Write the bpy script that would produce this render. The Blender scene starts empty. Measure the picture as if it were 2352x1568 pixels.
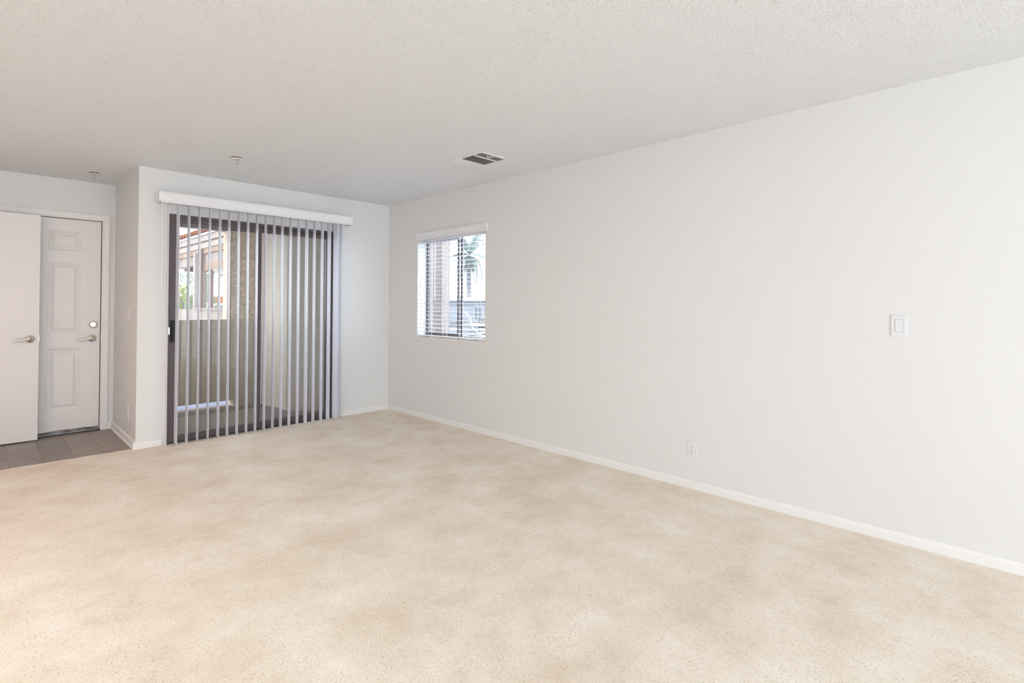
import bpy, math, random
from mathutils import Vector, Matrix
random.seed(7)
PI = math.pi
sc = bpy.context.scene
C = sc.collection

# ------------------------------------------------------------------ camera
cam_d = bpy.data.cameras.new('camera'); cam = bpy.data.objects.new('camera', cam_d); C.objects.link(cam)
cam_d.sensor_width = 36.0; cam_d.lens = 1187.53 / 2352 * 36.0
cam_d.shift_y = -(784 - 685.75) / 2352
cam_d.clip_start = 0.02; cam_d.clip_end = 400
YAW, PITCH, ROLL = 0.7983, 0.0120, 0.0051
fw = Vector((math.sin(YAW) * math.cos(PITCH), math.cos(YAW) * math.cos(PITCH), math.sin(PITCH)))
rt = Vector((math.cos(YAW), -math.sin(YAW), 0)); up = rt.cross(fw)
r2 = math.cos(ROLL) * rt + math.sin(ROLL) * up
u2 = -math.sin(ROLL) * rt + math.cos(ROLL) * up
cam.matrix_world = Matrix(((r2.x, u2.x, -fw.x, -3.426), (r2.y, u2.y, -fw.y, -5.417), (r2.z, u2.z, -fw.z, 1.2556), (0, 0, 0, 1)))
sc.camera = cam

# ------------------------------------------------------------------ world and lights
w = bpy.data.worlds.new('world'); sc.world = w; w.use_nodes = True
bg = w.node_tree.nodes['Background']
bg.inputs[0].default_value = (0.86, 0.93, 1.0, 1); bg.inputs[1].default_value = 6.0

def area(name, loc, rot, sx, sy, power, col):
    d = bpy.data.lights.new(name, 'AREA'); d.shape = 'RECTANGLE'; d.size = sx; d.size_y = sy
    d.energy = power; d.color = col
    o = bpy.data.objects.new(name, d); C.objects.link(o); o.location = loc; o.rotation_euler = rot
    return o
# unseen fill lights added under the ceiling, no fixtures; daylight comes from the sky through the windows
area('fill_light_left', (-4.9, -3.0, 2.40), (0, 0, 0), 1.2, 1.2, 31, (1.0, 0.95, 0.86))
area('cool_fill_light', (-4.3, -5.8, 2.40), (0, 0, 0), 1.2, 1.2, 11, (0.76, 0.88, 1.0))
area('warm_fill_light', (-4.6, -0.9, 2.40), (0, 0, 0), 0.8, 0.8, 7, (1.0, 0.38, 0.10))

sc.view_settings.view_transform = 'Standard'; sc.view_settings.look = 'None'
sc.view_settings.exposure = 0.41; sc.view_settings.gamma = 1.0
sc.view_settings.use_curve_mapping = False
try:
    sc.cycles.max_bounces = 10; sc.cycles.diffuse_bounces = 6; sc.cycles.use_adaptive_sampling = True; sc.cycles.adaptive_threshold = 0.04; sc.cycles.transparent_max_bounces = 24
    sc.cycles.glossy_bounces = 4; sc.cycles.caustics_reflective = False; sc.cycles.caustics_refractive = False
    sc.cycles.use_denoising = True; sc.cycles.sample_clamp_indirect = 6
except Exception:
    pass

# ------------------------------------------------------------------ materials
def mat(name, col, rough=0.6, metal=0.0, spec=0.35):
    m = bpy.data.materials.new(name); m.use_nodes = True
    b = m.node_tree.nodes['Principled BSDF']
    b.inputs['Base Color'].default_value = (*col, 1); b.inputs['Roughness'].default_value = rough
    b.inputs['Metallic'].default_value = metal; b.inputs['Specular IOR Level'].default_value = spec
    return m
def nd(m, t, **kw):
    n = m.node_tree.nodes.new(t)
    for k, v in kw.items(): setattr(n, k, v)
    return n
def lk(m, a, b): m.node_tree.links.new(a, b)
def bsdf(m): return m.node_tree.nodes['Principled BSDF']
def ramp(m, src, stops):
    r = nd(m, 'ShaderNodeValToRGB'); e = r.color_ramp.elements
    while len(e) < len(stops): e.new(0.5)
    for i, (p, c) in enumerate(stops):
        e[i].position = p; e[i].color = (*c, 1)
    lk(m, src, r.inputs[0]); return r.outputs[0]
def noise(m, scale, detail=2, rough=0.5, vec=None, stretch=None):
    n = nd(m, 'ShaderNodeTexNoise'); n.inputs['Scale'].default_value = scale
    n.inputs['Detail'].default_value = detail; n.inputs['Roughness'].default_value = rough
    tc = nd(m, 'ShaderNodeTexCoord'); v = tc.outputs['Object']
    if stretch:
        mp = nd(m, 'ShaderNodeMapping'); mp.inputs['Scale'].default_value = stretch
        lk(m, v, mp.inputs[0]); v = mp.outputs[0]
    lk(m, v, n.inputs['Vector']); return n.outputs[0]
def bump(m, h, strength, dist):
    b = nd(m, 'ShaderNodeBump'); b.inputs['Strength'].default_value = strength; b.inputs['Distance'].default_value = dist
    lk(m, h, b.inputs['Height']); lk(m, b.outputs[0], bsdf(m).inputs['Normal']); return b
def mix(m, f, a, b, mode='MIX'):
    n = nd(m, 'ShaderNodeMix', data_type='RGBA', blend_type=mode)
    for s, v in ((0, f), (6, a), (7, b)):
        if isinstance(v, (int, float)): n.inputs[s].default_value = v
        elif isinstance(v, tuple): n.inputs[s].default_value = (*v, 1)
        else: lk(m, v, n.inputs[s])
    return n.outputs[2]

WALL = (0.755, 0.756, 0.754)
M = {}
M['wall'] = mat('wall_paint', WALL, 0.55); bump(M['wall'], noise(M['wall'], 160, 3), 0.12, 0.002)
M['trim'] = mat('trim_paint', (0.83, 0.82, 0.81), 0.35)
M['door'] = mat('door_paint', (0.79, 0.765, 0.755), 0.4)
m = M['ceiling'] = mat('popcorn_ceiling', (0.86, 0.865, 0.885), 0.85)
v = nd(m, 'ShaderNodeTexVoronoi'); v.inputs['Scale'].default_value = 175
tc = nd(m, 'ShaderNodeTexCoord'); nn = nd(m, 'ShaderNodeVectorMath', operation='ADD')
n3 = nd(m, 'ShaderNodeTexNoise'); n3.inputs['Scale'].default_value = 60; lk(m, tc.outputs['Object'], n3.inputs['Vector'])
sc3 = nd(m, 'ShaderNodeVectorMath', operation='SCALE'); sc3.inputs['Scale'].default_value = 0.03
lk(m, n3.outputs['Color'], sc3.inputs[0]); lk(m, tc.outputs['Object'], nn.inputs[0]); lk(m, sc3.outputs[0], nn.inputs[1])
lk(m, nn.outputs[0], v.inputs['Vector'])
inv = nd(m, 'ShaderNodeMath', operation='SUBTRACT'); inv.inputs[0].default_value = 1; lk(m, v.outputs['Distance'], inv.inputs[1])
ad = nd(m, 'ShaderNodeMath', operation='MULTIPLY'); lk(m, inv.outputs[0], ad.inputs[0]); lk(m, noise(m, 90, 3, 0.6), ad.inputs[1])
bump(m, ad.outputs[0], 1.0, 0.007)
lk(m, ramp(m, ad.outputs[0], [(0.10, (0.85, 0.868, 0.895)), (0.50, (0.965, 0.978, 0.995))]), bsdf(m).inputs['Base Color'])  # light on the relief put into the colour: bumps paler, hollows darker

m = M['carpet'] = mat('carpet_pile', (0.7, 0.6, 0.46), 0.95, 0, 0.1)
big = ramp(m, noise(m, 2.6, 6, 0.68), [(0.33, (0.76, 0.66, 0.55)), (0.50, (0.85, 0.765, 0.665)), (0.68, (0.92, 0.86, 0.79))])
vo = nd(m, 'ShaderNodeTexVoronoi'); vo.inputs['Scale'].default_value = 300; vo.inputs['Randomness'].default_value = 1.0
tcc = nd(m, 'ShaderNodeTexCoord'); lk(m, tcc.outputs['Object'], vo.inputs['Vector'])
sx = nd(m, 'ShaderNodeSeparateColor'); lk(m, vo.outputs['Color'], sx.inputs[0])
tuft = ramp(m, sx.outputs[0], [(0.0, (0.56, 0.50, 0.43)), (0.03, (0.68, 0.62, 0.54)), (0.09, (0.95, 0.94, 0.925)), (0.55, (1.0, 1.0, 1.0)), (1.0, (1.07, 1.07, 1.06))])
clus = ramp(m, noise(m, 9, 3, 0.6), [(0.38, (0, 0, 0)), (0.62, (1, 1, 1))])
grain = ramp(m, noise(m, 260, 3, 0.7), [(0.28, (0.80, 0.77, 0.72)), (0.52, (1.02, 1.02, 1.02))])
c1 = mix(m, mix(m, 0.5, clus, (1, 1, 1)), big, mix(m, 1.0, big, tuft, 'MULTIPLY')); c2 = mix(m, 0.9, c1, grain, 'MULTIPLY')
lk(m, c2, bsdf(m).inputs['Base Color'])
hh = nd(m, 'ShaderNodeMath', operation='SUBTRACT'); hh.inputs[0].default_value = 1; lk(m, vo.outputs['Distance'], hh.inputs[1])
h2 = nd(m, 'ShaderNodeMath', operation='MULTIPLY'); lk(m, hh.outputs[0], h2.inputs[0]); lk(m, noise(m, 120, 3, 0.65), h2.inputs[1])
bump(m, h2.outputs[0], 0.6, 0.004)

m = M['plank'] = mat('vinyl_plank', (0.25, 0.21, 0.19), 0.42)
oi = nd(m, 'ShaderNodeObjectInfo')
g = ramp(m, noise(m, 5, 5, 0.6, stretch=(2.0, 9.0, 1)), [(0.3, (0.225, 0.188, 0.166)), (0.7, (0.375, 0.325, 0.295))])
rr = ramp(m, oi.outputs['Random'], [(0, (0.86, 0.86, 0.86)), (1, (1.12, 1.11, 1.1))])
lk(m, mix(m, 1.0, g, rr, 'MULTIPLY'), bsdf(m).inputs['Base Color'])
M['subfloor'] = mat('subfloor', (0.17, 0.145, 0.13), 0.8)
M['bronze'] = mat('bronze_aluminium', (0.13, 0.103, 0.103), 0.4, 0.2)
M['bronze2'] = mat('bronze_track', (0.05, 0.042, 0.042), 0.45, 0.3)
M['nickel'] = mat('satin_nickel', (0.74, 0.70, 0.66), 0.24, 1.0)
M['silver'] = mat('bright_steel', (0.85, 0.86, 0.87), 0.3, 0.7)
M['black'] = mat('black_plastic', (0.02, 0.02, 0.022), 0.4)
M['dark'] = mat('dark_gap', (0.03, 0.025, 0.022), 0.9)  # near-black shade colour for the door gaps and sprinkler ring
M['plastic'] = mat('white_plastic', (0.75, 0.76, 0.79), 0.3)
M['plastic_slot'] = mat('socket_slot', (0.12, 0.12, 0.13), 0.5)
M['vinyl_white'] = mat('white_vinyl', (0.80, 0.81, 0.83), 0.35)
m = M['sweep'] = mat('scuffed_door_sweep', (0.2, 0.17, 0.18), 0.7)
lk(m, ramp(m, noise(m, 14, 4), [(0.4, (0.13, 0.11, 0.115)), (0.7, (0.36, 0.33, 0.34))]), bsdf(m).inputs['Base Color'])

def translucent(name, col, f):
    m = mat(name, col, 0.4, 0, 0.3)
    t = nd(m, 'ShaderNodeBsdfTranslucent'); t.inputs[0].default_value = (*col, 1)
    mx = nd(m, 'ShaderNodeMixShader'); mx.inputs[0].default_value = f
    lk(m, bsdf(m).outputs[0], mx.inputs[1]); lk(m, t.outputs[0], mx.inputs[2])
    lk(m, mx.outputs[0], m.node_tree.nodes['Material Output'].inputs[0]); return m
M['vane'] = translucent('vane_vinyl', (0.93, 0.935, 0.98), 0.35)
M['slat'] = translucent('slat_vinyl', (0.80, 0.83, 0.92), 0.25)

def glass(name, tint, boost):
    m = bpy.data.materials.new(name); m.use_nodes = True
    nt = m.node_tree; nt.nodes.remove(nt.nodes['Principled BSDF'])
    tr = nd(m, 'ShaderNodeBsdfTransparent'); tr.inputs[0].default_value = (*tint, 1)
    gl = nd(m, 'ShaderNodeBsdfGlossy'); gl.inputs['Roughness'].default_value = 0.0
    fr = nd(m, 'ShaderNodeFresnel'); fr.inputs['IOR'].default_value = 1.5
    mu0 = nd(m, 'ShaderNodeMath', operation='MULTIPLY'); mu0.inputs[1].default_value = boost; lk(m, fr.outputs[0], mu0.inputs[0])
    ge = nd(m, 'ShaderNodeNewGeometry'); iv = nd(m, 'ShaderNodeMath', operation='SUBTRACT'); iv.inputs[0].default_value = 1; lk(m, ge.outputs['Backfacing'], iv.inputs[1])
    mu = nd(m, 'ShaderNodeMath', operation='MULTIPLY'); lk(m, mu0.outputs[0], mu.inputs[0]); lk(m, iv.outputs[0], mu.inputs[1])
    mx = nd(m, 'ShaderNodeMixShader'); lk(m, mu.outputs[0], mx.inputs[0])
    lk(m, tr.outputs[0], mx.inputs[1]); lk(m, gl.outputs[0], mx.inputs[2])
    lk(m, mx.outputs[0], nt.nodes['Material Output'].inputs[0]); return m
M['glass'] = glass('door_glass', (0.90, 0.895, 0.88), 4.2)
M['wglass'] = glass('window_glass', (0.93, 0.96, 0.97), 1.5)

def stucco(name, a, b, scale=28, d=0.01):
    m = mat(name, a, 0.9, 0, 0.1)
    lk(m, ramp(m, noise(m, scale, 5, 0.7), [(0.35, a), (0.65, b)]), bsdf(m).inputs['Base Color'])
    bump(m, noise(m, scale * 1.6, 4, 0.7), 1.0, d); return m
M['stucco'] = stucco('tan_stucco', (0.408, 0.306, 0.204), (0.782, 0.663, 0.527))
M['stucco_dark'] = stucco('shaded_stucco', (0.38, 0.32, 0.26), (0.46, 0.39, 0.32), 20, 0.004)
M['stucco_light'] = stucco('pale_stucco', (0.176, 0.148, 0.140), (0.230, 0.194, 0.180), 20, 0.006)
M['soffit'] = mat('patio_soffit', (0.5, 0.47, 0.42), 0.8)
M['storage'] = stucco('storage_wall', (0.58, 0.525, 0.45), (0.63, 0.575, 0.50), 30, 0.002)
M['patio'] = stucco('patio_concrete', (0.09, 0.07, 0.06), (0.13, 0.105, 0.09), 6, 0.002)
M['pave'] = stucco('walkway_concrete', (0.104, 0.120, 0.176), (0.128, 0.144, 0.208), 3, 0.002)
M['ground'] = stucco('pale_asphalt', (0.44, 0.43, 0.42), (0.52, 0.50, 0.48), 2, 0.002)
def wood(name, a, b):
    m = mat(name, a, 0.7)
    lk(m, ramp(m, noise(m, 4, 5, 0.65, stretch=(6, 1, 6)), [(0.35, a), (0.65, b)]), bsdf(m).inputs['Base Color']); return m
M['beam'] = wood('brown_beam', (0.122, 0.068, 0.043), (0.187, 0.119, 0.079))
M['fascia'] = wood('pale_fascia', (0.175, 0.150, 0.143), (0.217, 0.185, 0.175))
M['post'] = wood('grey_brown_post', (0.104, 0.076, 0.066), (0.144, 0.112, 0.100))
M['tile'] = mat('terracotta', (0.20, 0.07, 0.04), 0.8)
M['leaf'] = mat('leaf_green', (0.053, 0.098, 0.034), 0.5)
M['leaf_y'] = mat('leaf_yellow_green', (0.160, 0.208, 0.016), 0.5)
M['leaf_b'] = mat('leaf_grey_green', (0.119, 0.168, 0.130), 0.5)
M['leaf_hazy'] = mat('leaf_hazy', (0.180, 0.216, 0.204), 0.5)  # paler leaf copy, washed-out haze put into its colour
M['trunk'] = stucco('palm_bark', (0.143, 0.131, 0.139), (0.203, 0.188, 0.199), 9, 0.01)
M['skirt'] = mat('dry_fronds', (0.180, 0.135, 0.108), 0.8)
M['car'] = mat('silver_car', (0.6, 0.62, 0.66), 0.3, 0.4)
M['bldg'] = stucco('grey_blue_render', (0.194, 0.198, 0.223), (0.216, 0.220, 0.245), 3, 0.002)
M['bldg_d'] = mat('dark_pane', (0.091, 0.095, 0.112), 0.3)
M['bldg_w'] = mat('white_board', (0.270, 0.274, 0.300), 0.5)

# ------------------------------------------------------------------ mesh helpers
class MB:
    def __init__(s): s.v = []; s.f = []; s.sm = []
    def add(s, vs, fs, smooth=False):
        o = len(s.v); s.v += [tuple(p) for p in vs]; s.f += [tuple(i + o for i in f) for f in fs]; s.sm += [smooth] * len(fs); return s
    def box(s, x0, x1, y0, y1, z0, z1):
        vs = [(x, y, z) for x in (x0, x1) for y in (y0, y1) for z in (z0, z1)]
        return s.add(vs, [(0, 1, 3, 2), (4, 6, 7, 5), (0, 4, 5, 1), (2, 3, 7, 6), (0, 2, 6, 4), (1, 5, 7, 3)])
    def prism(s, poly, fn, a, b, smooth=False):
        """extrude the 2D polygon from a to b; fn(u, v, t) gives the point"""
        n = len(poly); vs = [fn(u, v, t) for t in (a, b) for u, v in poly]
        fs = [(i, (i + 1) % n, (i + 1) % n + n, i + n) for i in range(n)] + [tuple(range(n - 1, -1, -1)), tuple(range(n, 2 * n))]
        return s.add(vs, fs, smooth)
    def tube(s, pts, rs, n=10, caps=True, smooth=True):
        pts = [Vector(p) for p in pts]; rings = []
        for i, p in enumerate(pts):
            t = (pts[min(i + 1, len(pts) - 1)] - pts[max(i - 1, 0)]).normalized()
            a = t.orthogonal().normalized() if i == 0 else (rings_a - t * rings_a.dot(t)).normalized()
            rings_a = a; b = t.cross(a); r = rs[i] if isinstance(rs, (list, tuple)) else rs
            rings.append([p + a * r * math.cos(2 * PI * k / n) + b * r * math.sin(2 * PI * k / n) for k in range(n)])
        vs = [q for r in rings for q in r]; fs = []
        for i in range(len(pts) - 1):
            for k in range(n): fs.append((i * n + k, i * n + (k + 1) % n, (i + 1) * n + (k + 1) % n, (i + 1) * n + k))
        s.add(vs, fs, smooth)
        if caps: s.add(rings[0], [tuple(range(n - 1, -1, -1))]); s.add(rings[-1], [tuple(range(n))])
        return s
    def lathe(s, prof, axis, org, n=28):
        """prof: (distance along axis, radius)"""
        ax = Vector(axis).normalized(); a = ax.orthogonal().normalized(); b = ax.cross(a); o = Vector(org)
        vs = [o + ax * h + (a * math.cos(2 * PI * k / n) + b * math.sin(2 * PI * k / n)) * r for h, r in prof for k in range(n)]
        fs = [(i * n + k, i * n + (k + 1) % n, (i + 1) * n + (k + 1) % n, (i + 1) * n + k) for i in range(len(prof) - 1) for k in range(n)]
        return s.add(vs, fs, True)
    def build(s, name, m, parent=None, bevel=0, offset=None):
        me = bpy.data.meshes.new(name); me.from_pydata(s.v, [], s.f); me.materials.append(m)
        me.polygons.foreach_set('use_smooth', s.sm); me.update()
        import bmesh
        bm = bmesh.new(); bm.from_mesh(me); bmesh.ops.recalc_face_normals(bm, faces=bm.faces); bm.to_mesh(me); bm.free()
        o = bpy.data.objects.new(name, me); C.objects.link(o)
        if parent:
            o.parent = parent; o.matrix_parent_inverse = Matrix.Translation(-parent.location)
        if bevel:
            b = o.modifiers.new('bevel', 'BEVEL'); b.width = bevel; b.segments = 2; b.limit_method = 'ANGLE'
        return o
def box(*a): return MB().box(*a)
def thing(name, label, cat, loc=(0, 0, 0), group=None, kind=None):
    o = bpy.data.objects.new(name, None); C.objects.link(o); o.location = loc; o.empty_display_size = 0.1
    o['label'] = label; o['category'] = cat
    if group: o['group'] = group
    if kind: o['kind'] = kind
    return o
def tag(o, label, cat, group=None, kind=None):
    o['label'] = label; o['category'] = cat
    if group: o['group'] = group
    if kind: o['kind'] = kind
    return o
def struct(o, label, cat='wall'):
    o['kind'] = 'structure'; o['label'] = label; o['category'] = cat; return o
def holed(name, fn, u0, u1, z0, z1, holes, t0, t1, m):
    """a wall in (u, z) with rectangular holes, thickness t0..t1, as one watertight-looking mesh"""
    us = sorted({u0, u1, *[h[0] for h in holes], *[h[1] for h in holes]})
    zs = sorted({z0, z1, *[h[2] for h in holes], *[h[3] for h in holes]})
    ins = lambda u, z: any(h[0] < u < h[1] and h[2] < z < h[3] for h in holes)
    solid = lambda i, j: 0 <= i < len(us) - 1 and 0 <= j < len(zs) - 1 and not ins((us[i] + us[i + 1]) / 2, (zs[j] + zs[j + 1]) / 2)
    b = MB()
    for i in range(len(us) - 1):
        for j in range(len(zs) - 1):
            if not solid(i, j): continue
            A, B, c, d = us[i], us[i + 1], zs[j], zs[j + 1]
            for t in (t0, t1): b.add([fn(A, t, c), fn(B, t, c), fn(B, t, d), fn(A, t, d)], [(0, 1, 2, 3)])
            for (di, dj, P, Q) in ((-1, 0, (A, c), (A, d)), (1, 0, (B, c), (B, d)), (0, -1, (A, c), (B, c)), (0, 1, (A, d), (B, d))):
                if not solid(i + di, j + dj):
                    b.add([fn(P[0], t0, P[1]), fn(Q[0], t0, Q[1]), fn(Q[0], t1, Q[1]), fn(P[0], t1, P[1])], [(0, 1, 2, 3)])
    me = bpy.data.meshes.new(name); me.from_pydata(b.v, [], b.f); me.materials.append(m)
    import bmesh
    bm = bmesh.new(); bm.from_mesh(me); bmesh.ops.remove_doubles(bm, verts=bm.verts, dist=1e-5)
    bmesh.ops.recalc_face_normals(bm, faces=bm.faces); bm.to_mesh(me); bm.free()
    o = bpy.data.objects.new(name, me); C.objects.link(o); return o

# ------------------------------------------------------------------ room shell
H = 2.44; L = 2.489; D = 1.10; XW = -6.0; YR = -11.0
fx = lambda u, t, z: (u, t, z)
fy = lambda u, t, z: (t, u, z)
struct(holed('wall_right', fy, YR, 0.12, -0.2, 2.62, [(-1.712, -0.592, 0.893, 2.00)], 0.0, 0.155, M['wall']),
       'long off white wall on the right with the small blind covered window', 'wall')
struct(holed('wall_back', fx, -L, 0.0, -0.2, 2.62, [(-2.268, -0.700, -0.03, 2.058)], 0.0, 0.12, M['wall']),
       'off white far wall holding the sliding patio door', 'wall')
struct(box(-L, -L + 0.12, 0.12, D, -0.2, 2.62).build('wall_entry_side', M['wall']), 'shaded side wall between entry alcove and patio door wall', 'wall')
struct(holed('wall_entry', fx, XW, -L + 0.12, -0.2, 2.62, [(-3.51, -2.588, -0.03, 2.072)], D, D + 0.12, M['wall']),
       'entry alcove wall around the panelled front door', 'wall')
struct(box(XW - 0.12, -3.88, 0.5, D, -0.2, 2.62).build('wall_closet', M['wall']), 'wall of the entry closet out of frame', 'wall')
struct(holed('wall_left', fy, YR, 0.5, -0.2, 2.62, [(-9.0, -7.6, 0.8, 2.1)], XW - 0.12, XW, M['wall']), 'left wall with side window out of frame', 'wall')
struct(holed('wall_rear', fx, XW, 0.0, -0.2, 2.62, [(-5.7, -0.7, 0.25, 2.35)], YR - 0.12, YR, M['wall']), 'rear wall with wide window behind the viewer', 'wall')
struct(box(XW - 0.12, 0.155, YR - 0.12, D + 0.12, H, H + 0.1).build('ceiling', M['ceiling']), 'pale popcorn textured ceiling', 'ceiling')
floor = struct(box(XW - 0.12, 0.125, YR - 0.12, D + 0.12, -0.2, -0.012).build('floor', M['subfloor']), 'floor of brown vinyl planks in the entry', 'floor')

# entry planks, each its own piece
seams = [-2.50 + 0.0, -2.69, -2.883, -3.07, -3.263, -3.455, -3.65, -3.84, -4.03]
for k in range(len(seams) - 1):
    a, b = seams[k + 1] + 0.0006, seams[k] - 0.0006
    cut = (0.72, 0.40, 0.86, 0.55, 0.30, 0.66, 0.45, 0.8)[k]
    for y0, y1 in ((-0.02, cut - 0.0004), (cut + 0.0004, D - 0.02)):
        o = box(a, b, y0, y1, -0.012, -0.003).build('plank', M['plank'], floor, bevel=0.0008)

# carpet with a slightly ragged edge at the planks
mb = MB(); nx = 240; xs = [XW + (0 - XW) * i / nx for i in range(nx + 1)]
edge = []
for x in xs:
    if x > -2.5: edge.append(-0.0)
    else: edge.append(0.048 + 0.004 * math.sin(x * 31) + 0.003 * math.sin(x * 77 + 1) + random.uniform(-.002, .002))
vs = []
for x, e in zip(xs, edge): vs += [(x, YR, 0), (x, e - 0.012, 0), (x, e - 0.003, -0.002), (x, e, -0.011)]
fs = [(4 * i + j, 4 * i + 4 + j, 4 * i + 5 + j, 4 * i + 1 + j) for i in range(nx) for j in range(3)]
mb.add(vs, fs)
tag(mb.build('carpet', M['carpet']), 'speckled beige cut pile carpet covering the whole living room floor', 'carpet', kind='stuff')

# baseboards: profile with rounded top
BP = [(0, -0.01), (0.012, -0.01), (0.012, 0.036), (0.0105, 0.043), (0.006, 0.047), (0.003, 0.053), (0, 0.055)]
def basebd(name, fn, a, b, label, prof=BP): return struct(MB().prism(prof, fn, a, b).build(name, M['trim']), label, 'baseboard')
basebd('baseboard_right', lambda u, v, t: (-u, t, v), YR, 0, 'thin white baseboard along the long right wall')
basebd('baseboard_back_left', lambda u, v, t: (t, -u, v), -L - 0.020, -2.30, 'short white baseboard left of the patio door')
basebd('baseboard_back_right', lambda u, v, t: (t, -u, v), -0.70, -0.012, 'white baseboard right of the patio door')
BP2 = [(0, -0.01), (0.020, -0.01), (0.020, 0.002), (0.015, 0.012), (0.011, 0.014), (0.011, 0.052), (0.009, 0.058), (0.004, 0.062), (0, 0.065)]
basebd('baseboard_entry_side', lambda u, v, t: (-L - u, t, v), -0.0004, D, 'cream baseboard with shoe moulding on the entry side wall', BP2)
basebd('baseboard_entry', lambda u, v, t: (t, D - u, v), -2.533, -L - 0.02, 'tiny baseboard piece between door casing and corner', BP2)

# ------------------------------------------------------------------ entry door (door_1) and casing
def casing(name, label):
    prof = [(0, 0), (0, 0.010), (0.006, 0.014), (0.018, 0.014), (0.030, 0.017), (0.050, 0.017), (0.056, 0.012), (0.056, 0)]
    mb = MB(); xr, xl, zt = -2.588, -3.51, 2.072
    path = [(xr, -0.01, 1, 0), (xr, zt, 1, 1), (xl, zt, -1, 1), (xl, -0.01, -1, 0)]
    n = len(prof); vs = [(x + dx * u, D - v, z + dz * u) for (x, z, dx, dz) in path for u, v in prof]
    fs = [(k * n + i, k * n + (i + 1) % n, (k + 1) * n + (i + 1) % n, (k + 1) * n + i) for k in range(3) for i in range(n)]
    mb.add(vs, fs + [tuple(range(n)), tuple(range(3 * n, 4 * n))]); return struct(mb.build(name, M['trim']), label, 'trim')
casing('trim_1', 'pale moulded casing around the front door')
jb = MB().box(-2.593, -2.582, D + 0.002, D + 0.118, -0.01, 2.078).box(-3.515, -3.504, D + 0.002, D + 0.118, -0.01, 2.078).box(-3.51, -2.588, D + 0.002, D + 0.118, 2.066, 2.078)
jb.box(-2.612, -2.593, D + 0.064, D + 0.10, -0.01, 2.066).box(-3.504, -2.612, D + 0.064, D + 0.10, 2.04, 2.066)
ws = MB().box(-2.604, -2.593, D + 0.040, D + 0.051, 0.0, 2.066).box(-3.504, -3.490, D + 0.053, D + 0.062, 0.0, 2.066).box(-3.504, -2.593, D + 0.053, D + 0.062, 2.03, 2.066)
struct(jb.build('trim_2', M['trim']), 'painted jamb lining the front door opening', 'trim')

def panel_leaf(x0, x1, z0, z1, yf, th, panels):
    """front face at y=yf facing -y, with recessed raised panels"""
    mb = MB(); us = sorted({x0, x1, *[p[0] for p in panels], *[p[1] for p in panels]}); zs = sorted({z0, z1, *[p[2] for p in panels], *[p[3] for p in panels]})
    ins = lambda u, z: any(p[0] < u < p[1] and p[2] < z < p[3] for p in panels)
    for i in range(len(us) - 1):
        for j in range(len(zs) - 1):
            if ins((us[i] + us[i + 1]) / 2, (zs[j] + zs[j + 1]) / 2): continue
            mb.add([(us[i], yf, zs[j]), (us[i + 1], yf, zs[j]), (us[i + 1], yf, zs[j + 1]), (us[i], yf, zs[j + 1])], [(0, 1, 2, 3)])
    for zz in (z0, z1): mb.add([(x0, yf, zz), (x1, yf, zz), (x1, yf + th, zz), (x0, yf + th, zz)], [(0, 1, 2, 3)])
    for xx in (x0, x1): mb.add([(xx, yf, z0), (xx, yf, z1), (xx, yf + th, z1), (xx, yf + th, z0)], [(0, 1, 2, 3)])
    mb.add([(x0, yf + th, z0), (x1, yf + th, z0), (x1, yf + th, z1), (x0, yf + th, z1)], [(0, 1, 2, 3)])
    return mb
def panel(x0, x1, z0, z1, yf):
    rings = [(0, 0), (0.004, 0.0035), (0.010, 0.0045), (0.018, 0.012), (0.024, 0.013), (0.030, 0.012), (0.050, 0.003), (0.053, 0.002)]
    vs = []; fs = []
    for i, (d, h) in enumerate(rings):
        vs += [(x0 + d, yf + h, z0 + d), (x1 - d, yf + h, z0 + d), (x1 - d, yf + h, z1 - d), (x0 + d, yf + h, z1 - d)]
    for i in range(len(rings) - 1):
        for k in range(4): fs.append((4 * i + k, 4 * i + (k + 1) % 4, 4 * i + 4 + (k + 1) % 4, 4 * i + 4 + k))
    n = 4 * (len(rings) - 1); fs.append((n, n + 1, n + 2, n + 3)); return MB().add(vs, fs)
YF = D + 0.008
cols = [(-2.998, -2.750), (-3.345, -3.097)]; rows = [(0.228, 0.822), (0.958, 1.640), (1.752, 1.940)]
pans = [(a, b, c, d) for a, b in cols for c, d in rows]
d1 = panel_leaf(-3.500, -2.6000, 0.012, 2.0590, YF, 0.042, pans).build('door_1', M['door'])
struct(d1, 'off white six panel front door with lever and deadbolt', 'door')
ws.build('gap_blocker', M['dark'], d1)  # black strips added so the door gaps stay dark and block sky
for p in pans: panel(*p, YF).build('panel', M['door'], d1)
zig = [(-3.49, 0.030), (-3.3, 0.028), (-3.1, 0.031), (-3.0, 0.034), (-2.93, 0.043), (-2.80, 0.040), (-2.70, 0.042), (-2.65, 0.036), (-2.605, 0.040)]
mb = MB(); n = len(zig)
vs = [(x, YF - 0.003, 0.010) for x, z in zig] + [(x, YF - 0.003, z) for x, z in zig] + [(x, YF + 0.002, 0.010) for x, z in zig] + [(x, YF + 0.002, z) for x, z in zig]
fs = [(i, i + 1, n + i + 1, n + i) for i in range(n - 1)] + [(n + i, n + i + 1, 3 * n + i + 1, 3 * n + i) for i in range(n - 1)] + [(i, i + 1, 2 * n + i + 1, 2 * n + i) for i in range(n - 1)]
o = mb.add(vs, fs).build('door_sweep', M['sweep'], d1); o['label'] = 'scuffed dark strip along the door foot'
dark_gap = struct(MB().box(-3.51, -2.588, D - 0.004, D + 0.12, -0.012, 0.006).build('trim_3', M['bronze2']), 'dark metal threshold under the front door', 'threshold')

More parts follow.
